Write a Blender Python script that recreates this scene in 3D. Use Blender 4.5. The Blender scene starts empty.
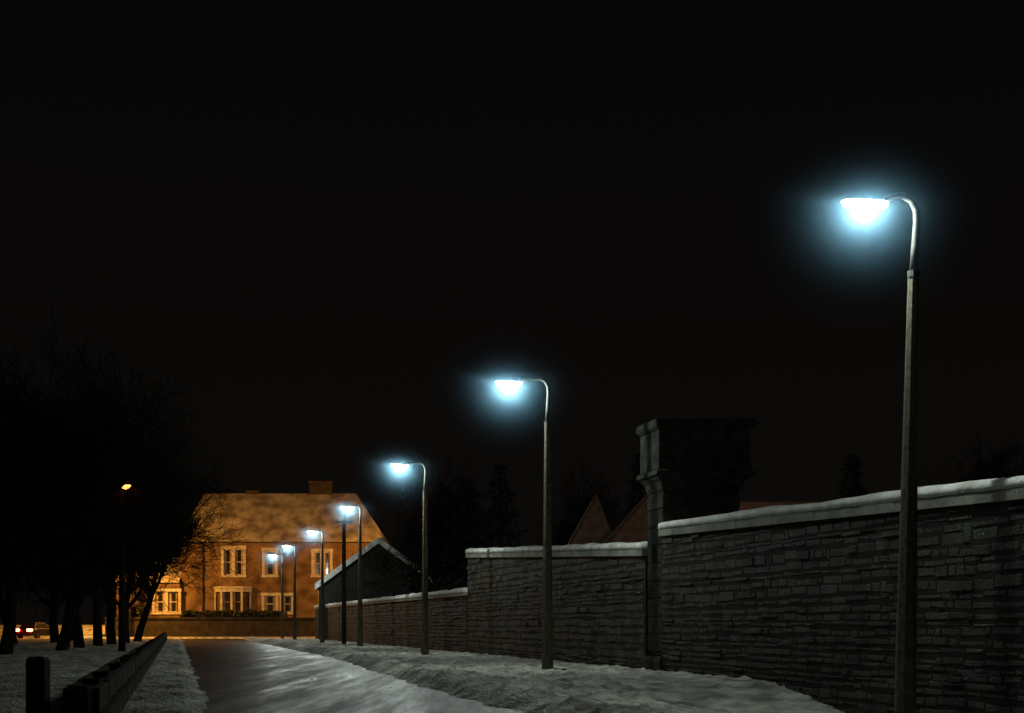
import bpy, bmesh, math, random
from mathutils import Vector, noise, Matrix
random.seed(7)
F=1600.0; HC=1.115; K=-0.21
C=bpy.context.scene.collection
def sm(t):
    t=max(0.,min(1.,t)); return t*t*(3-2*t)
def RX(s,y): return s+K*y
NL=math.hypot(1,K)
NR=Vector((-1/NL,K/NL,0))      # from wall towards the road
def nz(x,y,sc=1.,o=0.): return noise.noise(Vector((x*sc+o,y*sc-o,o*1.7)))

# ------------------------------------------------ materials
def mat(name,col,rough=.8,var=.25,scale=3.,bump=.3,bscale=20.,spec=.3,metal=0.,col2=None,island=0.,bdist=.02,detail=6):
    m=bpy.data.materials.new(name); m.use_nodes=True; nt=m.node_tree; N=nt.nodes; L=nt.links
    b=N['Principled BSDF']; b.inputs['Roughness'].default_value=rough; b.inputs['Metallic'].default_value=metal
    b.inputs['Specular IOR Level'].default_value=spec
    tc=N.new('ShaderNodeTexCoord'); n1=N.new('ShaderNodeTexNoise'); n1.inputs['Scale'].default_value=scale; n1.inputs['Detail'].default_value=detail
    L.new(tc.outputs['Object'],n1.inputs['Vector'])
    r=N.new('ShaderNodeValToRGB'); r.color_ramp.elements[0].position=.35; r.color_ramp.elements[1].position=.65
    c2=col2 if col2 else tuple(c*(1-var) for c in col)
    r.color_ramp.elements[0].color=(*c2,1); r.color_ramp.elements[1].color=(*[min(1,c*(1+var*.5)) for c in col],1)
    L.new(n1.outputs['Fac'],r.inputs['Fac']); out=r.outputs['Color']
    if island>0:
        g=N.new('ShaderNodeNewGeometry'); mr=N.new('ShaderNodeMapRange'); mr.inputs['To Min'].default_value=1-island; mr.inputs['To Max'].default_value=1+island
        L.new(g.outputs['Random Per Island'],mr.inputs['Value'])
        mx=N.new('ShaderNodeVectorMath'); mx.operation='SCALE'; L.new(out,mx.inputs[0]); L.new(mr.outputs['Result'],mx.inputs['Scale']); out=mx.outputs['Vector']
    L.new(out,b.inputs['Base Color'])
    if bump>0:
        n2=N.new('ShaderNodeTexNoise'); n2.inputs['Scale'].default_value=bscale; n2.inputs['Detail'].default_value=8
        L.new(tc.outputs['Object'],n2.inputs['Vector'])
        bp=N.new('ShaderNodeBump'); bp.inputs['Strength'].default_value=bump; bp.inputs['Distance'].default_value=bdist
        L.new(n2.outputs['Fac'],bp.inputs['Height']); L.new(bp.outputs['Normal'],b.inputs['Normal'])
    return m
def emis(name,col,st,glassy=False):
    m=bpy.data.materials.new(name); m.use_nodes=True; nt=m.node_tree; b=nt.nodes['Principled BSDF']
    b.inputs['Base Color'].default_value=(*[c*.5 for c in col],1)
    b.inputs['Emission Color'].default_value=(*col,1); b.inputs['Emission Strength'].default_value=st
    if glassy:
        t=nt.nodes.new('ShaderNodeBsdfTransparent'); mx=nt.nodes.new('ShaderNodeMixShader'); mx.inputs[0].default_value=.4
        nt.links.new(t.outputs[0],mx.inputs[1]); nt.links.new(b.outputs[0],mx.inputs[2]); nt.links.new(mx.outputs[0],nt.nodes['Material Output'].inputs[0])
    return m
M_snow=mat('snow_mat',(.72,.72,.65),.8,.3,1.6,1.,13,.2,col2=(.25,.24,.20),bdist=.08,detail=14)
M_snowcap=mat('snow_cap_mat',(.78,.79,.76),.7,.2,2.,.7,14,.3,bdist=.03,col2=(.52,.52,.48))
M_roofsnow=mat('roof_snow_mat',(.66,.6,.5),.8,.2,.9,.4,6,.2,col2=(.27,.22,.16),detail=14)
M_stone=mat('rubble_stone_mat',(.046,.048,.037),.68,.4,1.5,1.,30,.2,island=.32,bdist=.08,col2=(.011,.0115,.009),detail=14)
M_mortar=mat('mortar_mat',(.020,.021,.016),.85,.4,1.5,.8,26,.1,detail=12)
M_cope=mat('coping_stone_mat',(.24,.25,.21),.7,.4,1.5,.7,14,.3,detail=9)
M_pier=mat('pier_stone_mat',(.030,.032,.024),.8,.5,3.5,1.,14,.15,bdist=.05,col2=(.006,.007,.005),detail=10)
M_conc=mat('concrete_column_mat',(.12,.108,.075),.8,.45,14,.8,90,.2)
M_steel=mat('bracket_steel_mat',(.05,.052,.045),.6,.3,8,.2,40,.3)
M_wood=mat('weathered_timber_mat',(.045,.036,.025),.85,.5,7,.8,30,.1)
M_bark=mat('bark_mat',(.018,.014,.010),.9,.4,3,.6,20,.05)
M_house=mat('sandstone_wall_mat',(.2,.13,.075),.85,.35,.9,.6,6,.2,bdist=.05,col2=(.09,.054,.028),detail=14)
M_trim=mat('dressed_stone_mat',(.55,.52,.43),.7,.3,3,.2,10)
M_glassd=mat('window_glass_mat',(.03,.03,.03),.12,.3,2,0,1,.6)
M_curt=mat('curtain_mat',(.38,.30,.2),.8,.35,4,.2,10)
M_white=mat('white_paint_mat',(.6,.56,.5),.5,.1,4,0,1)
M_slate=mat('slate_mat',(.15,.12,.09),.7,.4,4,.4,12)
M_tile=mat('clay_tile_mat',(.2,.13,.095),.8,.4,3,.5,10)
M_dark=mat('dark_render_mat',(.03,.028,.024),.9,.3,2,.3,8)
M_gwall=mat('garden_stone_mat',(.05,.04,.03),.9,.4,2,.5,8)
M_hedge=mat('hedge_mat',(.04,.045,.02),.8,.4,6,.4,20)
M_conif=mat('conifer_mat',(.014,.018,.012),.9,.4,6,.3,20)
M_car=mat('car_paint_mat',(.008,.008,.01),.4,.1,2,0,1,.4)
M_tyre=mat('tyre_mat',(.015,.015,.015),.9,.2,5,.2,20)
M_iron=mat('iron_mat',(.008,.008,.008),.8,.3,6,.2,30,.1)
E_lamp=emis('mercury_lamp_bowl_mat',(.88,1.,1.),90,True)
E_sod=emis('sodium_lamp_mat',(1.,.35,.06),7)
E_head=emis('headlight_mat',(1.,.75,.45),12)
E_tail=emis('tail_light_mat',(1.,.05,.02),60)
def road_mat():
    m=bpy.data.materials.new('wet_asphalt_mat'); m.use_nodes=True; nt=m.node_tree; N=nt.nodes; L=nt.links; b=N['Principled BSDF']
    tc=N.new('ShaderNodeTexCoord')
    n=N.new('ShaderNodeTexNoise'); n.inputs['Scale'].default_value=1.1; n.inputs['Detail'].default_value=12; n.inputs['Roughness'].default_value=.75
    mp=N.new('ShaderNodeMapping'); mp.inputs['Rotation'].default_value=(0,0,-math.atan(.21)); mp.inputs['Scale'].default_value=(1.8,.10,1)
    L.new(tc.outputs['Object'],mp.inputs['Vector']); L.new(mp.outputs['Vector'],n.inputs['Vector'])
    r=N.new('ShaderNodeValToRGB'); r.color_ramp.elements[0].position=.42; r.color_ramp.elements[0].color=(.010,.011,.012,1)
    r.color_ramp.elements[1].position=.74; r.color_ramp.elements[1].color=(.045,.047,.047,1)
    L.new(n.outputs['Fac'],r.inputs['Fac'])
    g=N.new('ShaderNodeTexNoise'); g.inputs['Scale'].default_value=14; g.inputs['Detail'].default_value=6; g.inputs['Roughness'].default_value=.8; L.new(tc.outputs['Object'],g.inputs['Vector'])
    gr=N.new('ShaderNodeMapRange'); gr.inputs['From Min'].default_value=.58; gr.inputs['From Max'].default_value=.68; L.new(g.outputs['Fac'],gr.inputs['Value'])
    mx=N.new('ShaderNodeMix'); mx.data_type='RGBA'; L.new(gr.outputs[0],mx.inputs[0]); L.new(r.outputs[0],mx.inputs[6]); mx.inputs[7].default_value=(.17,.175,.17,1)
    L.new(mx.outputs[2],b.inputs['Base Color'])
    r2=N.new('ShaderNodeMapRange'); r2.inputs['From Min'].default_value=.38; r2.inputs['From Max'].default_value=.62; r2.inputs['To Min'].default_value=.27; r2.inputs['To Max'].default_value=.55
    L.new(n.outputs['Fac'],r2.inputs['Value']); L.new(r2.outputs['Result'],b.inputs['Roughness'])
    v=N.new('ShaderNodeTexNoise'); v.inputs['Scale'].default_value=18; v.inputs['Detail'].default_value=6; v.inputs['Roughness'].default_value=.7
    L.new(tc.outputs['Object'],v.inputs['Vector'])
    bp=N.new('ShaderNodeBump'); bp.inputs['Strength'].default_value=.9; bp.inputs['Distance'].default_value=.022
    L.new(v.outputs['Fac'],bp.inputs['Height']); L.new(bp.outputs['Normal'],b.inputs['Normal'])
    b.inputs['Specular IOR Level'].default_value=.36
    return m
M_road=road_mat()

# ------------------------------------------------ mesh helpers
def obj(name,verts,faces,m,parent=None,smooth=False):
    me=bpy.data.meshes.new(name); me.from_pydata([tuple(v) for v in verts],[],faces); me.update()
    bm=bmesh.new(); bm.from_mesh(me); bmesh.ops.recalc_face_normals(bm,faces=bm.faces); bm.to_mesh(me); bm.free()
    if smooth:
        for p in me.polygons: p.use_smooth=True
    me.materials.append(m); o=bpy.data.objects.new(name,me); C.objects.link(o)
    if parent: o.parent=parent
    return o
def empty(name):
    e=bpy.data.objects.new(name,None); C.objects.link(e); return e
class MB:
    def __init__(s): s.v=[]; s.f=[]
    def add(s,v,f):
        b=len(s.v); s.v+= [Vector(p) for p in v]; s.f+= [tuple(i+b for i in q) for q in f]
    def box(s,x0,x1,y0,y1,z0,z1,M=None):
        v=[Vector(p) for p in [(x0,y0,z0),(x1,y0,z0),(x1,y1,z0),(x0,y1,z0),(x0,y0,z1),(x1,y0,z1),(x1,y1,z1),(x0,y1,z1)]]
        if M: v=[M@p for p in v]
        s.add(v,[(0,1,2,3),(4,5,6,7),(0,1,5,4),(1,2,6,5),(2,3,7,6),(3,0,4,7)])
    def loft(s,rings,cap=True):
        b=len(s.v); n=len(rings[0])
        for r in rings: s.v+=[Vector(p) for p in r]
        for i in range(len(rings)-1):
            for j in range(n):
                k=(j+1)%n; s.f.append((b+i*n+j,b+i*n+k,b+(i+1)*n+k,b+(i+1)*n+j))
        if cap:
            s.f.append(tuple(b+j for j in range(n))); s.f.append(tuple(b+(len(rings)-1)*n+j for j in range(n)))
    def tube(s,pts,rad,n=8,cap=True):
        rings=[]; pts=[Vector(p) for p in pts]
        for i,p in enumerate(pts):
            d=(pts[min(i+1,len(pts)-1)]-pts[max(i-1,0)]).normalized()
            a=d.orthogonal().normalized() if i==0 else (a-d*a.dot(d)).normalized()
            bb=d.cross(a)
            rings.append([p+(a*math.cos(t)+bb*math.sin(t))*rad[i] for t in [2*math.pi*j/n for j in range(n)]])
        s.loft(rings,cap)
    def obj(s,name,m,parent=None,smooth=False): return obj(name,s.v,s.f,m,parent,smooth)

# ------------------------------------------------ ground
YS0,YS1=134.,143.     # cross street
def eR(y): return 4.55+1.1*sm((y-22)/40)+.22*nz(y,0,.45,3.)+.12*nz(y,0,1.7,9.)
def eL(y): return .42+.16*nz(y,0,.5,13.)+.08*nz(y,0,2.1,5.)
def zg(s,y):
    if YS0<y<YS1 and abs(s)<250: return -.06
    r,l=eR(y),eL(y); fade=1-sm((abs(s)-40)/40)
    x=RX(s,y)
    if y>=YS1: return .12+1.1*sm((y-YS1-2)/5)
    drop=.85*sm((31.5-y)/9.)*sm((s-6.2)/3.4)
    if l<=s<=r and y>-60:
        return -.06
    if s>r:
        t=s-r
        hump=.09*math.exp(-((t-.6)/.45)**2)*(1+1.3*nz(x,y,.9,2.))
        chunk=max(0,nz(x,y,3.6,21.)-.15)*.15+max(0,nz(x,y,8.,31.)-.2)*.08
        pit=-max(0,nz(x,y,2.4,41.)-.25)*.10
        lump=(.05*nz(x,y,1.3,7.)+.022*nz(x,y,6.5,4.)+chunk+pit)*min(1,t/.4)
        z=.07*sm(t/.35)+hump*sm(t/.25)+lump*(1-.35*sm((t-3)/2))
    else:
        t=l-s
        z=.07*sm(t/.3)+(.06*nz(x,y,1.5,7.)+.06*nz(x,y,4.,1.))*min(1,t/.3)*(1 if s>-8 else .6)
    return (z*fade if fade>0 else 0)-drop
def lines(segs):
    o=[segs[0][0]]
    for a,b,st in segs:
        n=max(1,round((b-a)/st)); o+=[a+(b-a)*(i+1)/n for i in range(n)]
    return o
sl=lines([(-900,-100,200),(-100,-30,14),(-30,-8,1.),(-8,-2,.2),(-2,4,.08),(4,12,.065),(12,30,2),(30,100,14),(100,900,200)])
yl=lines([(-300,-20,40),(-20,8,4),(8,14,.3),(14,42,.075),(42,80,.25),(80,133.9,.8),(133.9,134.1,.1),(134.1,142.9,2),(142.9,143.1,.1),(143.1,150,.8),(150,300,15),(300,2000,200)])
V=[];Fc=[]
for y in yl:
    for s in sl: V.append((RX(s,y),y,zg(s,y)))
n=len(sl)
for j in range(len(yl)-1):
    for i in range(n-1): Fc.append((j*n+i,j*n+i+1,(j+1)*n+i+1,(j+1)*n+i))
obj('snowy_ground',V,Fc,M_snow,smooth=True)
V=[];Fc=[];ry=lines([(-60,134,2.)])
for y in ry:
    for s in (-.1,1.7,3.4,6.2): V.append((RX(s,y),y,-.028))
for j in range(len(ry)-1):
    for i in range(3): Fc.append((j*4+i,j*4+i+1,j*4+i+5,j*4+i+4))
obj('road',V,Fc,M_road)
obj('cross_street',[(-200,134.0,-.02),(120,134.0,-.02),(120,142.97,-.02),(-200,142.97,-.02)],[(0,1,2,3)],M_road)
b=MB(); 
b.box(-200,120,142.99,143.25,-.1,.13); b.obj('street_kerb',M_snowcap)

# ------------------------------------------------ stone boundary wall
S_W=11.3
def WP(y,z,out=0.,s=S_W):
    p=Vector((RX(s,y),y,z)); return p+NR*out
def wall(name,y0,y1,h0,h1,stl=.36,base=-.9,th=.45,cop=.26,snow=.09):
    e=empty(name); H=lambda y:h0+(h1-h0)*(y-y0)/(y1-y0)
    c=MB(); 
    r=[]
    for y in (y0,y1): r.append([WP(y,base,0),WP(y,H(y),0),WP(y,H(y),-th),WP(y,base,-th)])
    c.loft(r); c.obj('core',M_mortar,e)
    st=MB(); z=base+.3
    rnd=random.Random(y0)
    while z<max(h0,h1):
        ch=rnd.uniform(.09,.24); y=y0+.02+rnd.uniform(0,.2); ph=rnd.uniform(0,99)
        while y<y1-.05:
            L=stl*rnd.uniform(.4,2.3); ye=min(y+L,y1-.01); wv=.05*nz(y,z,.5,ph); zt=min(z+ch*rnd.uniform(.75,1.)+wv,min(H(y),H(ye)))
            if zt-z-wv>.05 and ye-y>.06:
                o=rnd.uniform(.003,.022)+(.035 if rnd.random()<.1 else 0); g=.003; m_=.03
                a,bq=y+g,ye-g; z0,z1=z+wv+g+rnd.uniform(-.02,.02),zt-g+rnd.uniform(-.01,.01)
                ol=o*rnd.uniform(.2,1.)
                st.add([WP(a,z0,-.01),WP(bq,z0,-.01),WP(bq,z1,-.01),WP(a,z1,-.01),
                        WP(a+m_,z0+m_,ol),WP(bq-m_,z0+m_*rnd.uniform(.6,1.2),o),WP(bq-m_*1.3,z1-m_*rnd.uniform(.5,1.1),o*.8),WP(a+m_,z1-m_,ol*.9)],
                       [(4,5,6,7),(0,1,5,4),(1,2,6,5),(2,3,7,6),(3,0,4,7)])
            y=ye
        z+=ch
    st.obj('stones',M_stone,e)
    cp=MB(); y=y0
    while y<y1-.2:
        ye=min(y1,y+rnd.uniform(.8,1.3)); g=.005; o=.09+rnd.uniform(-.008,.008); r=[]
        for q in (y+g,ye-g):
            h=H(q)+.002; r.append([WP(q,h,o),WP(q,h+cop*.75,o),WP(q,h+cop,o-.1),WP(q,h+cop,-th-.02),WP(q,h,-th-.09)])
        cp.loft(r); y=ye
    cp.obj('coping',M_cope,e)
    if snow>0:
        sn=MB(); rr=[]; yy=lines([(y0,y1,.2)])
        for q in yy:
            h=H(q)+cop+.003; k=snow*(1+.5*nz(q,0,.8,h0)); j=.014*nz(q,0,1.6,4.)+.012*nz(q,0,5.,4.)
            rr.append([WP(q,h-.10+j,.103),WP(q,h+k*.35,.09+j),WP(q,h+k*.85,-.02),WP(q,h+k,-.15),WP(q,h+k*.8,-.38),WP(q,h,-th-.03)])
        sn.loft(rr); sn.obj('snow',M_snowcap,e,True)
    return e
wall('stone_wall',12.,37.2,2.95-.28-.1,3.54-.34)
wall('stone_wall',38.5,62.,3.13-.33,4.09-.33)
wall('stone_wall',62.1,130.,2.55-.25,2.75-.25,stl=.6,cop=.18,snow=.14,base=-.3)

def pier(y0,y1,ztop,capb,w=1.75,s=11.36,base=-.6):
    e=empty('stone_gate_pier')
    def ring(g,z,c=0.): 
        a=[(s-g,y0-g),(s+w+g*1.5,y0-g),(s+w+g*1.5,y1+g),(s-g,y1+g)]
        return [Vector((RX(p[0],p[1]),p[1],z)) for p in a]
    def part(nm,pr,m):
        b=MB(); b.loft([ring(g,z) for g,z in pr]); o=b.obj(nm,m,e)
        md=o.modifiers.new('b','BEVEL'); md.width=.025; md.segments=2
        return o
    part('plinth',[(.14,base),(.14,.3),(.09,.40),(.09,.402)],M_pier)
    z=.503; k=0
    while z<capb-.45:
        h=min(.42,capb-.45-z)
        if h<.05: break
        part('course',[(.02,z+.004),(.02,z+h-.004)] if k%2 else [(.027,z+.004),(.027,z+h-.004)],M_pier); z+=h; k+=1
    part('shaft_core',[(.0,.4),(.0,capb)],M_pier)
    part('corbel',[(.02,capb-.35),(.05,capb-.28),(.08,capb-.14),(.18,capb-.02),(.18,capb)],M_pier)
    part('lower_band',[(.23,capb+.002),(.23,capb+.10),(.17,capb+.15)],M_pier)
    part('cap_block',[(.16,capb+.151),(.16,ztop-.27)],M_pier)
    part('cornice',[(.17,ztop-.268),(.24,ztop-.19),(.24,ztop-.05),(.18,ztop)],M_pier)
    part('parapet_top',[(.05,ztop+.002),(-.05,ztop+.04)],M_pier)
    return e
pier(37.3,38.47,5.95,4.62)

# ------------------------------------------------ street lamps
def glare_volume(parent,p,R,dens,col):  # scatter ball added round a lamp head to imitate lens glare
    b=bmesh.new(); bmesh.ops.create_icosphere(b,subdivisions=3,radius=R); me=bpy.data.meshes.new('lamp_glare'); b.to_mesh(me); b.free()
    o=bpy.data.objects.new('lamp_glare',me); C.objects.link(o); o.location=p; o.parent=parent
    m=bpy.data.materials.new('lamp_glare_mat'); m.use_nodes=True; nt=m.node_tree; N=nt.nodes; L=nt.links
    N.remove(N['Principled BSDF']); out=N['Material Output']
    vs=N.new('ShaderNodeVolumeScatter'); vs.inputs['Color'].default_value=(*col,1)
    tc=N.new('ShaderNodeTexCoord'); mp=N.new('ShaderNodeVectorMath'); mp.operation='SCALE'; mp.inputs['Scale'].default_value=1/R
    L.new(tc.outputs['Object'],mp.inputs[0]); g=N.new('ShaderNodeTexGradient'); g.gradient_type='SPHERICAL'
    L.new(mp.outputs['Vector'],g.inputs['Vector'])
    pw=N.new('ShaderNodeMath'); pw.operation='POWER'; pw.inputs[1].default_value=7.5; L.new(g.outputs['Fac'],pw.inputs[0])
    ml=N.new('ShaderNodeMath'); ml.operation='MULTIPLY'; ml.inputs[1].default_value=dens; L.new(pw.outputs[0],ml.inputs[0])
    L.new(ml.outputs[0],vs.inputs['Density']); L.new(vs.outputs[0],out.inputs['Volume'])
    me.materials.append(m)
def lamp(s,y,arm=.92,H=7.,gz=0.,power=430,col=(.86,1.,.93),em=None,lean=0.,dirv=None,mi=.34,X=None,MR=2.7,cm=None):
    e=empty('street_lamp'); em=em or E_lamp
    B=Vector((RX(s,y) if X is None else X,y,0)); A=(dirv or Vector((-1,0,0))).normalized()
    def P(a,z): return B+A*a+Vector((0,0,z))+Vector((lean*max(z,0)/7.,0,0))
    hs=H/7.
    c=MB(); zz=[gz-.6,gz+.3,1.2*hs,1.25*hs,2.4*hs,5.9*hs]; rr=[.15,.15,.14,.135,.12,.075]
    rings=[]
    for z,r in zip(zz,rr): rings.append([P(0,z)+Vector((r*math.cos(t),r*math.sin(t),0)) for t in [math.pi/8+math.pi/4*k for k in range(8)]])
    c.loft(rings); c.obj('column',cm or M_conc,e)
    k=MB(); k.tube([P(0,5.86*hs),P(0,5.95*hs)],[.082,.082],12); k.obj('collar',cm or M_steel,e)
    hx=arm; L=.31
    a0=hx-L+.04
    n=MB(); pts=[(0,5.9),(-.015,6.3),(-.03,6.62),(-.02,6.78),(.05,6.91),(.17,6.975)]
    if a0>.3: pts+=[(a0*.6,6.975),(a0,6.93)]
    else: pts+=[(a0,6.94)]
    n.tube([P(a,z*hs) for a,z in pts],[.06,.055,.05,.05,.048,.045,.042,.042][:len(pts)],10); n.obj('swan_neck',cm or M_steel,e,True)
    hc=P(hx,6.86*hs); side=Vector((-A.y,A.x,0)); tilt=.05
    def ell(lo,zs,nm,m,top):
        b=MB(); rings=[]
        for i in range(17):
            t=i/16; a=-math.cos(math.pi*t)*L; w=.15*max(.12,math.sin(math.pi*t))**.5*(1-.12*t)
            ring=[]
            for q in range(9):
                th=math.pi*q/8; ring.append(hc+A*a+side*(w*math.cos(th))+Vector((0,0,tilt*a+(1 if top else -1)*zs*math.sin(th)*max(.02,math.sin(math.pi*t))**.75+lo)))
            rings.append(ring)
        b.loft(rings); return b.obj(nm,m,e,True)
    ell(.032,.04,'canopy',M_steel,True)
    ell(.03,.12,'bowl',em,False)
    if power>0:
        l=bpy.data.lights.new('lamp_light','POINT'); l.energy=power; l.color=col; l.shadow_soft_size=.04
        gl=em is E_lamp
        lo=bpy.data.objects.new('lamp_light',l); C.objects.link(lo); lo.location=hc+Vector((0,0,-.035 if gl else -.24)); lo.parent=e
        if gl: l.energy=power*1.6
    if mi>0: glare_volume(e,hc+Vector((0,0,.02)),MR,mi,(.34,.70,1.))
    return e
lamp(9.93,21.8,arm=.68,gz=-.85,lean=.14,power=330,MR=2.5,mi=.36)
lamp(8.80,37.9,arm=.92)
lamp(8.93,57.4,arm=.90)
lamp(8.95,77.8,arm=.62)
lamp(8.96,98.,arm=.60)
lamp(8.6,116.,arm=.55)
lamp(8.7,131.,arm=.8)
SO=(1.,.40,.05)
lamp(0,143.6,X=-34.5,arm=1.1,H=8.,power=6400,col=SO,em=E_sod,dirv=Vector((0,-1,0)),mi=0,cm=M_iron)
lamp(0,143.6,X=-11.9,arm=1.1,H=7.6,power=3200,col=SO,em=E_sod,dirv=Vector((0,-1,0)),mi=0,cm=M_iron)
lamp(0,64.,X=-15.6,arm=.6,H=6.78,power=2,col=SO,em=E_sod,dirv=Vector((.5,-.86,0)),mi=0,cm=M_iron)
lamp(0,53.,X=6.3,arm=.7,H=6.0,power=420,col=(1.,.6,.3),em=E_sod,dirv=Vector((0,1,0)),mi=0)  # added yard lamp, unseen behind the pier, brightens the cottage and shed roofs
e=empty('utility_pole'); b=MB(); x=RX(9.45,90.); b.tube([(x,90,-.2),(x,90,7.4)],[.14,.10],10); b.obj('shaft',M_wood,e)
b=MB(); b.box(x-.5,x+.5,89.85,89.95,6.9,7.0); b.box(x-.42,x-.38,89.88,89.92,7.0,7.12); b.box(x+.38,x+.42,89.88,89.92,7.0,7.12); b.obj('crossarm',M_wood,e)

# ------------------------------------------------ timber fence + bollard
e=empty('timber_fence'); SF=-.80
b=MB(); y=13.4; i=0
while y<122:
    z=zg(SF,y); x=RX(SF,y); w=.08; h=.55+random.uniform(-.02,.02)
    b.box(x-w,x+w,y-w,y+w,z-.2,z+h); y+=2.0
b.obj('posts',M_wood,e)
for zz,nm in ((.50,'top_rail'),(.2,'lower_rail')):
  for so in (.083,-.158):
    b=MB(); y=13.5
    while y<121:
        ye=y+2.; j0,j1=random.uniform(-.012,.012),random.uniform(-.012,.012)
        x0=RX(SF+so,y); x1=RX(SF+so,ye)
        r=[[(xx,yy,zz-.11+j),(xx+.07,yy,zz-.11+j),(xx+.07,yy,zz+.09+j),(xx,yy,zz+.09+j)] for xx,yy,j in ((x0,y+.01,j0),(x1,ye-.01,j1))]
        b.loft(r); y=ye
    b.obj(nm,M_wood,e)
e=empty('wooden_post'); b=MB(); x=(38-512)/F*17.; 
b.loft([[(x+dx*q,17+dy*q,z) for dx,dy in((-1,-1),(1,-1),(1,1),(-1,1))] for q,z in((.1,-.2),(.1,.74),(.085,.785))]); b.obj('post',M_wood,e)
b=MB(); b.loft([[(x+dx*q,17+dy*q,z) for dx,dy in((-1,-1),(1,-1),(1,1),(-1,1))] for q,z in((.09,.787),(.07,.80))]); b.obj('snow',M_snowcap,e)

# ------------------------------------------------ bare trees
def tree_mesh(seed,H=12.,r0=.28,levels=5,spread=1.):
    rnd=random.Random(seed); b=MB()
    def br(p,d,L,r,lv):
        segs=4 if lv<2 else (3 if lv<4 else 2); pts=[p]; rad=[r]; q=p.copy(); dd=d.copy()
        for i in range(segs):
            dd=(dd+Vector((rnd.gauss(0,.13),rnd.gauss(0,.13),rnd.gauss(.04,.1)))).normalized()
            q=q+dd*L/segs; pts.append(q.copy()); rad.append(max(.009,r*(1-.5*(i+1)/segs)))
        b.tube(pts,rad,7 if lv==0 else (5 if lv<3 else 3),False)
        if lv>=levels: return
        nb=[8,6,6,5,5,3][lv]
        for k in range(nb):
            t=rnd.uniform(.38 if lv==0 else .2,1.) if k else 1.
            f=t*segs; i0=min(segs-1,int(f)); pp=pts[i0].lerp(pts[i0+1],f-i0)
            ax=dd.orthogonal().normalized(); ax.rotate(Matrix.Rotation(rnd.uniform(0,6.283),3,dd))
            ang=rnd.uniform(.35,1.05)*spread
            nd=(dd*math.cos(ang)+ax*math.sin(ang)); nd.z+=.1; nd.normalize()
            br(pp,nd,L*rnd.uniform(.52,.8),max(.009,rad[i0]*rnd.uniform(.45,.65)),lv+1)
    br(Vector((0,0,-.2)),Vector((0,0,1)),H*.40,r0,0)
    me=bpy.data.meshes.new('tree'); me.from_pydata([tuple(v) for v in b.v],[],b.f); me.update(); me.materials.append(M_bark)
    return me
TM=[tree_mesh(s,12.,.27,5) for s in (1,2,3)]
def tree(px,d,sc,k,rot,name='bare_tree'):
    x=(px-512)/F*d; o=bpy.data.objects.new(name,TM[k]); C.objects.link(o); o.location=(x,d,0); o.scale=(sc,)*3; o.rotation_euler=(0,0,rot)
for a in [(4,58,1.0,0,.3),(60,66,1.05,1,1.2),(80,74,1.0,2,2.9),(98,84,1.05,0,4.),(112,90,1.1,1,5.),(126,97,1.15,2,.8),(14,92,1.2,1,3.),(-40,75,1.1,2,2.),(70,112,1.15,0,5.5),(136,108,1.05,1,.1),(56,100,1.2,2,1.1)]: tree(*a)
for px,d,sc,k,r in [(1005,62,.75,0,1.),(560,105,.95,1,2.),(440,118,1.1,2,1.)]: tree(px,d,sc,k,r)
def conifer(px,d,H,R,seed):
    x=(px-512)/F*d; rnd=random.Random(seed); e=empty('conifer_tree')
    b=MB(); b.tube([(x,d,-.2),(x,d,H*.95)],[.2,.03],7); b.obj('trunk',M_bark,e)
    f=MB()
    for i in range(2600):
        t=rnd.random()**.75; z=H*(.1+.9*(1-t)*1.0); rr=R*(.12+.88*t)*(.82+.25*math.sin(z*7+seed))*rnd.uniform(.25,1.)**.5
        a=rnd.uniform(0,6.283); c=Vector((x+rr*math.cos(a),d+rr*math.sin(a),z-rr*.25)); q=rnd.uniform(.12,.3)
        u=Vector((math.cos(a),math.sin(a),-.4+rnd.gauss(0,.2)))*q; w=Vector((-math.sin(a),math.cos(a),rnd.gauss(0,.3)))*q*.4
        f.add([c-w,c+u,c+w,c-u*.3+Vector((0,0,.05))],[(0,1,2,3)])
    f.obj('needles',M_conif,e)
conifer(852,60,7.6,1.7,1); conifer(815,66,6.2,1.6,2); conifer(500,92,10.5,3.6,3); conifer(466,100,10.5,3.8,4); conifer(700,85,9.5,2.6,6); conifer(640,90,10.8,2.6,5); conifer(425,112,9.,3.4,8)

# ------------------------------------------------ sandstone house
e=empty('stone_house'); YF=150.; m_=YF/F
def X(px): return (px-512)*m_
def Z(py): return HC+(626-py)*m_
def facade(name,x0,x1,z0,z1,y,ops,m,parent):
    xs=sorted({x0,x1,*[o[0] for o in ops],*[o[1] for o in ops]}); zs=sorted({z0,z1,*[o[2] for o in ops],*[o[3] for o in ops]})
    b=MB()
    for i in range(len(xs)-1):
        for j in range(len(zs)-1):
            cx=(xs[i]+xs[i+1])/2; cz=(zs[j]+zs[j+1])/2
            if any(o[0]<cx<o[1] and o[2]<cz<o[3] for o in ops): continue
            b.add([(xs[i],y,zs[j]),(xs[i+1],y,zs[j]),(xs[i+1],y,zs[j+1]),(xs[i],y,zs[j+1])],[(0,1,2,3)])
    for o in ops:
        a,c,d,f=o[:4]
        for q in ([(a,y,d),(a,y+.25,d),(a,y+.25,f),(a,y,f)],[(c,y,d),(c,y+.25,d),(c,y+.25,f),(c,y,f)],[(a,y,f),(c,y,f),(c,y+.25,f),(a,y+.25,f)],[(a,y,d),(c,y,d),(c,y+.25,d),(a,y+.25,d)]): b.add(q,[(0,1,2,3)])
    b.obj(name,m,parent)
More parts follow.
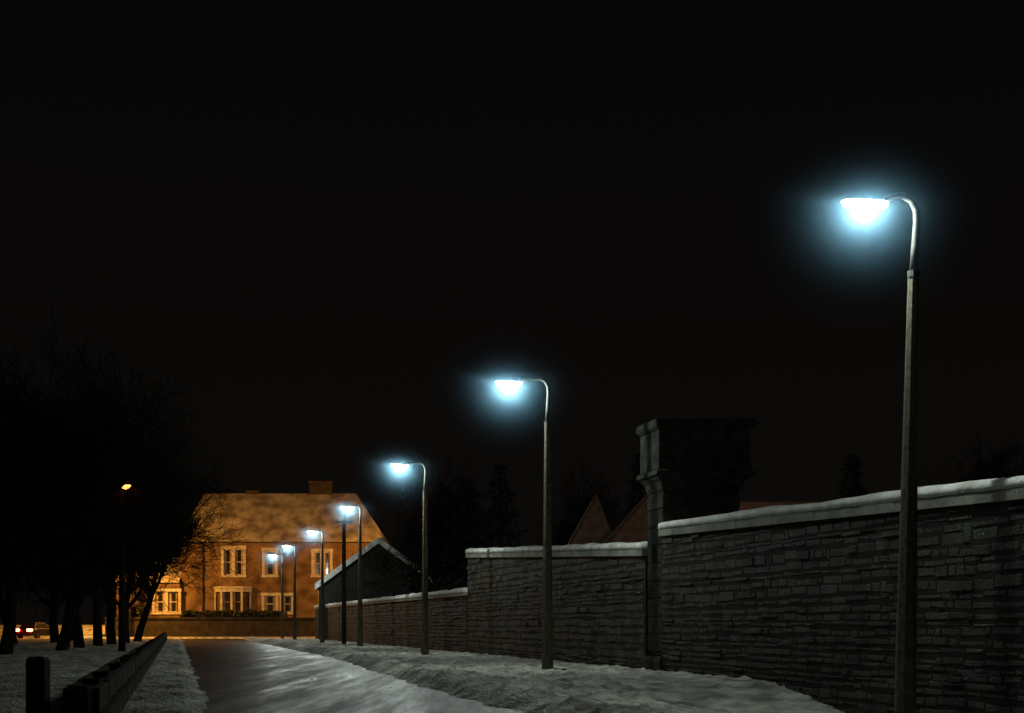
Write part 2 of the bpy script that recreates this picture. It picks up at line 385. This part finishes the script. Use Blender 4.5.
def window(x0,x1,z0,z1,y,parent,cur=True):
    g=MB(); g.add([(x0,y+.24,z0),(x1,y+.24,z0),(x1,y+.24,z1),(x0,y+.24,z1)],[(0,1,2,3)]); g.obj('glass',M_glassd,parent)
    f=MB(); t=.07; y0,y1=y+.15,y+.23
    f.box(x0,x0+t,y0,y1,z0,z1); f.box(x1-t,x1,y0,y1,z0,z1); f.box(x0+t,x1-t,y0,y1,z0,z0+t); f.box(x0+t,x1-t,y0,y1,z1-t,z1)
    zm=(z0+z1)/2; f.box(x0+t,x1-t,y0-.02,y1-.01,zm-.035,zm+.035); f.obj('sash',M_white,parent)
    if cur:
        c=MB(); w=(x1-x0)*.22
        for a,bx in ((x0+t,x0+t+w),(x1-t-w,x1-t)):
            n=5
            for i in range(n):
                u0=a+(bx-a)*i/n; u1=a+(bx-a)*(i+1)/n; c.add([(u0,y+.20+.012*(i%2),z0+t),(u1,y+.20+.012*((i+1)%2),z0+t),(u1,y+.20+.012*((i+1)%2),z1-t),(u0,y+.20+.012*(i%2),z1-t)],[(0,1,2,3)])
        c.obj('curtains',M_curt,parent)
def surround(x0,x1,z0,z1,y,parent,t=.24):
    b=MB(); y0=y-.05
    b.box(x0-t,x0-.002,y0,y-.002,z0-.02,z1+.02); b.box(x1+.002,x1+t,y0,y-.002,z0-.02,z1+.02)
    b.box(x0-t-.05,x1+t+.05,y0-.04,y-.002,z1+.022,z1+.3); b.box(x0-t-.08,x1+t+.08,y0-.1,y-.002,z0-.22,z0-.022); b.obj('surround',M_trim,parent)
ops=[]; grp=[]
def pair(pc,w,y0,y1):
    xa,xb=X(pc)-w,X(pc)+w; z0,z1=Z(y1),Z(y0); mid=X(pc)
    o=[(xa,mid-.14,z0,z1),(mid+.14,xb,z0,z1)]; ops.extend(o); grp.append((o,xa,xb,z0,z1))
def single(pc,w,y0,y1):
    xa,xb=X(pc)-w,X(pc)+w; o=[(xa,xb,Z(y1),Z(y0))]; ops.extend(o); grp.append((o,xa,xb,Z(y1),Z(y0)))
pair(233.5,.92,549,575); single(270,.5,551,575); pair(322,.75,552,575)
single(270,.55,596,612); single(287,.45,596,612); pair(330,.85,593,613)
pair(168,1.1,592,612)
x0,x1=X(181),X(385); ez=Z(543)
mains=[g for g in ops if g[0]>x0]; left=[g for g in ops if g[0]<=x0]
facade('front_wall',x0,x1,.2,ez,YF,mains,M_house,e)
facade('wing_wall',X(118),x0-.01,.2,Z(583),YF-.6,left,M_house,e)
b=MB(); b.box(x0,x1,YF+9,YF+9.3,.2,ez); b.box(x0+.0,x0+.3,YF+.26,YF+8.99,.2,ez); b.box(x1-.3,x1,YF+.26,YF+8.99,.2,ez)
b.box(x0+.3,x1-.3,YF+.6,YF+.7,.2,ez); b.box(x0-.01-.3,x0-.02,YF-.5,YF+6,.2,Z(583)); b.box(X(118),X(118)+.3,YF-.3,YF+6,.2,Z(583)); b.box(X(118)+.3,x0-.33,YF+.1,YF+.2,.2,Z(583)); b.obj('side_walls',M_house,e)
for o,xa,xb,z0,z1 in grp:
    y=YF if xa>x0 else YF-.6
    surround(xa,xb,z0,z1,y,e)
    if len(o)==2:
        b=MB(); b.box(o[0][1]+.002,o[1][0]-.002,y-.05,y+.2,z0,z1); b.obj('mullion',M_trim,e)
    for q in o: window(q[0],q[1],q[2],q[3],y,e)
bx=X(233); bz0,bz1=Z(612),Z(592); b=MB()
prof=[(bx-1.75,YF),(bx-1.05,YF-.9),(bx+1.05,YF-.9),(bx+1.75,YF)]
def pr(z,g=0.): return [(p[0]+(g if p[0]>bx else -g),p[1]-(g if p[1]<YF else .0),z) for p in prof]
b.loft([pr(.2),pr(bz0)]); b.loft([pr(bz1,.0),pr(bz1+.35,.0)]); b.loft([pr(bz1+.352,.1),pr(bz1+.5,.1)])
for xa in (bx-1.05,bx-.09,bx+.87): b.box(xa,xa+.18,YF-.88,YF-.7,bz0,bz1)
for xa in (bx-1.72,bx+1.58): b.box(xa,xa+.14,YF-.14,YF-.004,bz0,bz1)
b.obj('bay_stonework',M_trim,e)
b=MB(); b.box(bx-.87,bx+.87,YF-.62,YF-.58,bz0,bz1); b.obj('bay_glass',M_glassd,e)
b=MB()
for xa in (bx-.87,bx+.09): b.box(xa,xa+.78,YF-.68,YF-.64,(bz0+bz1)/2-.03,(bz0+bz1)/2+.03); b.box(xa,xa+.24,YF-.66,YF-.63,bz0,bz1)
b.obj('bay_blinds',M_curt,e)
b=MB(); b.box(x0,x1,YF-.06,YF-.002,Z(583),Z(581.5)); b.obj('string_course',M_house,e)
b=MB(); b.box(x0-.3,x1+.3,YF-.35,YF-.2,ez-.02,ez+.1); b.tube([(X(203),YF-.12,.3),(X(203),YF-.12,ez-.1)],[.08,.08],8); b.tube([(X(283),YF-.12,.3),(X(283),YF-.12,ez-.1)],[.06,.06],8); b.obj('gutters',M_gwall,e)
rz=Z(499)+.9; ry=YF+5
xa,xb=x0-.3,x1+.3
obj('roof',[(xa,YF-.3,ez+.1),(xb,YF-.3,ez+.1),(xb,YF+9.6,ez+.1),(xa,YF+9.6,ez+.1),(xa+1.6,ry-.4,rz),(xb-3.5,ry-.4,rz),(xb-3.5,ry+.4,rz),(xa+1.6,ry+.4,rz)],[(0,1,5,4),(1,2,6,5),(2,3,7,6),(3,0,4,7),(4,5,6,7),(0,1,2,3)],M_roofsnow,e)
obj('wing_roof',[(X(116),YF-.9,Z(583)+.02),(x0-.02,YF-.9,Z(583)+.02),(x0-.02,YF+3,Z(556)),(X(116)+.8,YF+3,Z(556)),(X(116),YF+6,Z(583)),(x0-.02,YF+6,Z(583))],[(0,1,2,3),(2,3,4,5),(0,3,4)],M_roofsnow,e)
def chimney(px,w,zt):
    b=MB(); x=X(px); b.box(x-w,x+w,ry-.5,ry+.5,rz-1.2,zt); b.box(x-w-.08,x+w+.08,ry-.58,ry+.58,zt+.002,zt+.2)
    k=int(w*2/.45)
    for i in range(k): 
        cx=x-w+.25+i*(2*w-.5)/max(1,k-1); b.tube([(cx,ry,zt+.2),(cx,ry,zt+.5)],[.12,.1],8)
    b.obj('chimney',M_gwall,e)
chimney(315,1.1,rz+1.); chimney(245,.6,rz+.1)

b=MB(); b.box(X(118),X(400),145.2,145.55,.0,1.75); b.box(X(118),X(400),145.12,145.63,1.752,1.9); b.obj('garden_wall',M_gwall)
def foliage(name,x0,x1,y0,y1,z0,z1,n,m,seed):
    rnd=random.Random(seed); f=MB()
    for i in range(n):
        x=rnd.uniform(x0,x1); top=z1+.25*nz(x,0,.9,seed); c=Vector((x,rnd.uniform(y0,y1),rnd.uniform(z0,top))); q=rnd.uniform(.06,.16)
        u=Vector((rnd.gauss(0,1),rnd.gauss(0,1),rnd.gauss(0,1))).normalized()*q; w=u.orthogonal().normalized()*q*.7
        f.add([c-u,c-w,c+u,c+w],[(0,1,2,3)])
    f.obj(name,m)
foliage('hedge',X(190),X(292),146.0,147.2,.6,2.5,9000,M_hedge,3)
foliage('garden_shrub',X(130),X(150),146.0,147.6,.6,3.,2500,M_hedge,5)

# ------------------------------------------------ gabled buildings
def gable(name,xl,xp,xr,y0,y1,ze,zp,m,rm,zl=None,base=-.1,t=.18):
    e=empty(name); zr=ze; zl=zl or ze
    obj('walls',[(xl,y0,base),(xr,y0,base),(xr,y0,zr),(xp,y0,zp),(xl,y0,zl),(xl,y1,base),(xr,y1,base),(xr,y1,zr),(xp,y1,zp),(xl,y1,zl)],[(0,1,2,3,4),(5,6,7,8,9),(0,4,9,5),(1,2,7,6)],m,e)
    o=.25
    for (xa,za) in ((xl,zl),(xr,zr)):
        dx=xa-xp; dz=za-zp; k=o/abs(dx)
        xe,zz=xa+dx*k,za+dz*k
        b=MB(); b.loft([[(xp,y,zp+.01),(xp,y,zp+t),(xe,y,zz+t),(xe,y,zz+.01)] for y in (y0-.25,y1+.25)]); b.obj('roof_slope',rm,e)
    return e
gable('gabled_outbuilding',-14.5,-10.0,-5.5,120.,131.,4.0,7.3,M_dark,M_snowcap,t=.48)
gable('tiled_cottage',4.35,6.3,8.6,73.,80.,5.0,7.2,M_tile,M_slate,t=.1)
gable('tiled_cottage',2.6,4.0,5.0,76.,82.,4.8,7.3,M_tile,M_slate,t=.1)
e=empty('long_shed'); b=MB(); b.box(6.5,11.6,58.1,64,-.1,4.2); b.obj('walls',M_dark,e)
b=MB(); b.loft([[(xx,58.,4.25),(xx,61.,5.85),(xx,64.,4.25),(xx,64.,4.12),(xx,61.,5.7),(xx,58.,4.12)] for xx in (6.4,11.7)]); b.obj('roof',M_tile,e)

# ------------------------------------------------ car
def car(x,y,rot,hl,tl,beam=0):
    e=empty('hatchback_car'); 
    def prt(nm,b,m,sm_=False,bev=0):
        o=b.obj(nm,m,e,sm_)
        if bev: md=o.modifiers.new('b','BEVEL'); md.width=bev; md.segments=3
        return o
    side=[(-2.1,.3),(-2.15,.65),(-2.05,.9),(-1.2,.97),(.9,.95),(1.9,.82),(2.12,.62),(2.1,.3)]
    b=MB(); b.loft([[(px,w,pz if abs(w)<.8 else .3+(pz-.3)*.94) for px,pz in side] for w in (-.86,-.7,.7,.86)]); prt('body',b,M_car,bev=.04)
    cab=[(-1.65,.95),(-1.15,1.4),(.2,1.43),(.95,.94)]
    b=MB(); b.loft([[(px,w*(1 if pz<1 else .82),pz) for px,pz in cab] for w in (-.74,.74)]); prt('cabin',b,M_car,bev=.03)
    b=MB()
    for sgn in (-1,1):
        b.add([(-1.4,sgn*.745,1.0),(-1.08,sgn*.655,1.33),(-.3,sgn*.65,1.35),(-.3,sgn*.745,1.)],[(0,1,2,3)])
        b.add([(-.2,sgn*.745,1.0),(-.2,sgn*.65,1.35),(.15,sgn*.65,1.35),(.7,sgn*.745,1.)],[(0,1,2,3)])
    prt('side_windows',b,M_glassd)
    b=MB(); b.add([(.32,-.55,1.37),(.32,.55,1.37),(.93,.62,.98),(.93,-.62,.98)],[(0,1,2,3)]); b.add([(-1.25,-.55,1.34),(-1.25,.55,1.34),(-1.64,.62,1.),(-1.64,-.62,1.)],[(0,1,2,3)]); prt('windscreens',b,M_glassd)
    b=MB()
    for wx in (-1.3,1.3):
        for sgn in (-1,1): b.tube([(wx,sgn*.7,.31),(wx,sgn*.89,.31)],[.31,.31],18)
    prt('wheels',b,M_tyre)
    b=MB()
    for wx in (-1.3,1.3):
        for sgn in (-1,1): b.tube([(wx,sgn*.89,.31),(wx,sgn*.9,.31)],[.19,.17],12)
    prt('hubcaps',b,M_steel)
    b=MB(); [b.box(2.04,2.16,w-.16,w+.16,.58,.72) for w in (-.6,.6)]; prt('headlights',b,E_head if hl else M_white)
    b=MB(); [b.box(-2.24,-2.08,w-.24,w+.22,.68,.90) for w in (-.62,.62)]; prt('tail_lights',b,E_tail if tl else M_tile)
    if beam:
        l=bpy.data.lights.new('added_street_beam','SPOT'); l.energy=beam; l.color=(1,.7,.4); l.spot_size=math.radians(60); l.spot_blend=.6; l.shadow_soft_size=.15  # spot added in front of the car to brighten the cross street
        lo=bpy.data.objects.new('added_street_beam',l); C.objects.link(lo); lo.parent=e; lo.location=(2.3,0,.65); lo.rotation_euler=(0,math.radians(-84),0)
    e.location=(x,y,-.02); e.rotation_euler=(0,0,rot)
car((37-512)/F*136.5,136.5,math.radians(75),True,True,beam=500)

# ------------------------------------------------ world, fill sun, camera
w=bpy.data.worlds.new('World'); bpy.context.scene.world=w; w.use_nodes=True; nt=w.node_tree; N=nt.nodes; L=nt.links
bg=N['Background']; sky=N.new('ShaderNodeTexSky'); sky.sky_type='NISHITA'; sky.sun_disc=False; sky.sun_elevation=math.radians(8); sky.sun_rotation=math.radians(200)
L.new(sky.outputs[0],bg.inputs[0]); bg.inputs[1].default_value=.00004
bg2=N.new('ShaderNodeBackground'); tc=N.new('ShaderNodeTexCoord'); sx=N.new('ShaderNodeSeparateXYZ'); L.new(tc.outputs['Generated'],sx.inputs[0])
r=N.new('ShaderNodeValToRGB'); r.color_ramp.elements[0].position=0; r.color_ramp.elements[0].color=(.0038,.0031,.0026,1); r.color_ramp.elements[1].position=.4; r.color_ramp.elements[1].color=(.0019,.0016,.0015,1)
L.new(sx.outputs['Z'],r.inputs[0]); L.new(r.outputs[0],bg2.inputs[0]); ad=N.new('ShaderNodeAddShader'); L.new(bg.outputs[0],ad.inputs[0]); L.new(bg2.outputs[0],ad.inputs[1]); L.new(ad.outputs[0],N['World Output'].inputs[0])
sd=bpy.data.lights.new('fill_sun','SUN'); sd.energy=.004; sd.angle=math.radians(.5); sd.color=(.9,.95,1); so=bpy.data.objects.new('fill_sun',sd); C.objects.link(so); so.rotation_euler=(math.radians(60),0,math.radians(-160))  # faint sun lamp added to lift the silhouettes, without a visible source
cd=bpy.data.cameras.new('camera'); co=bpy.data.objects.new('camera',cd); C.objects.link(co); co.location=(0,0,HC); co.rotation_euler=(math.radians(90),0,0)
cd.sensor_width=36; cd.lens=F/1024*36; cd.shift_y=(626-356.5)/1024; cd.clip_end=5000; cd.clip_start=.1
bpy.context.scene.camera=co
vs=bpy.context.scene.view_settings; vs.view_transform='Standard'; vs.look='None'; vs.exposure=0
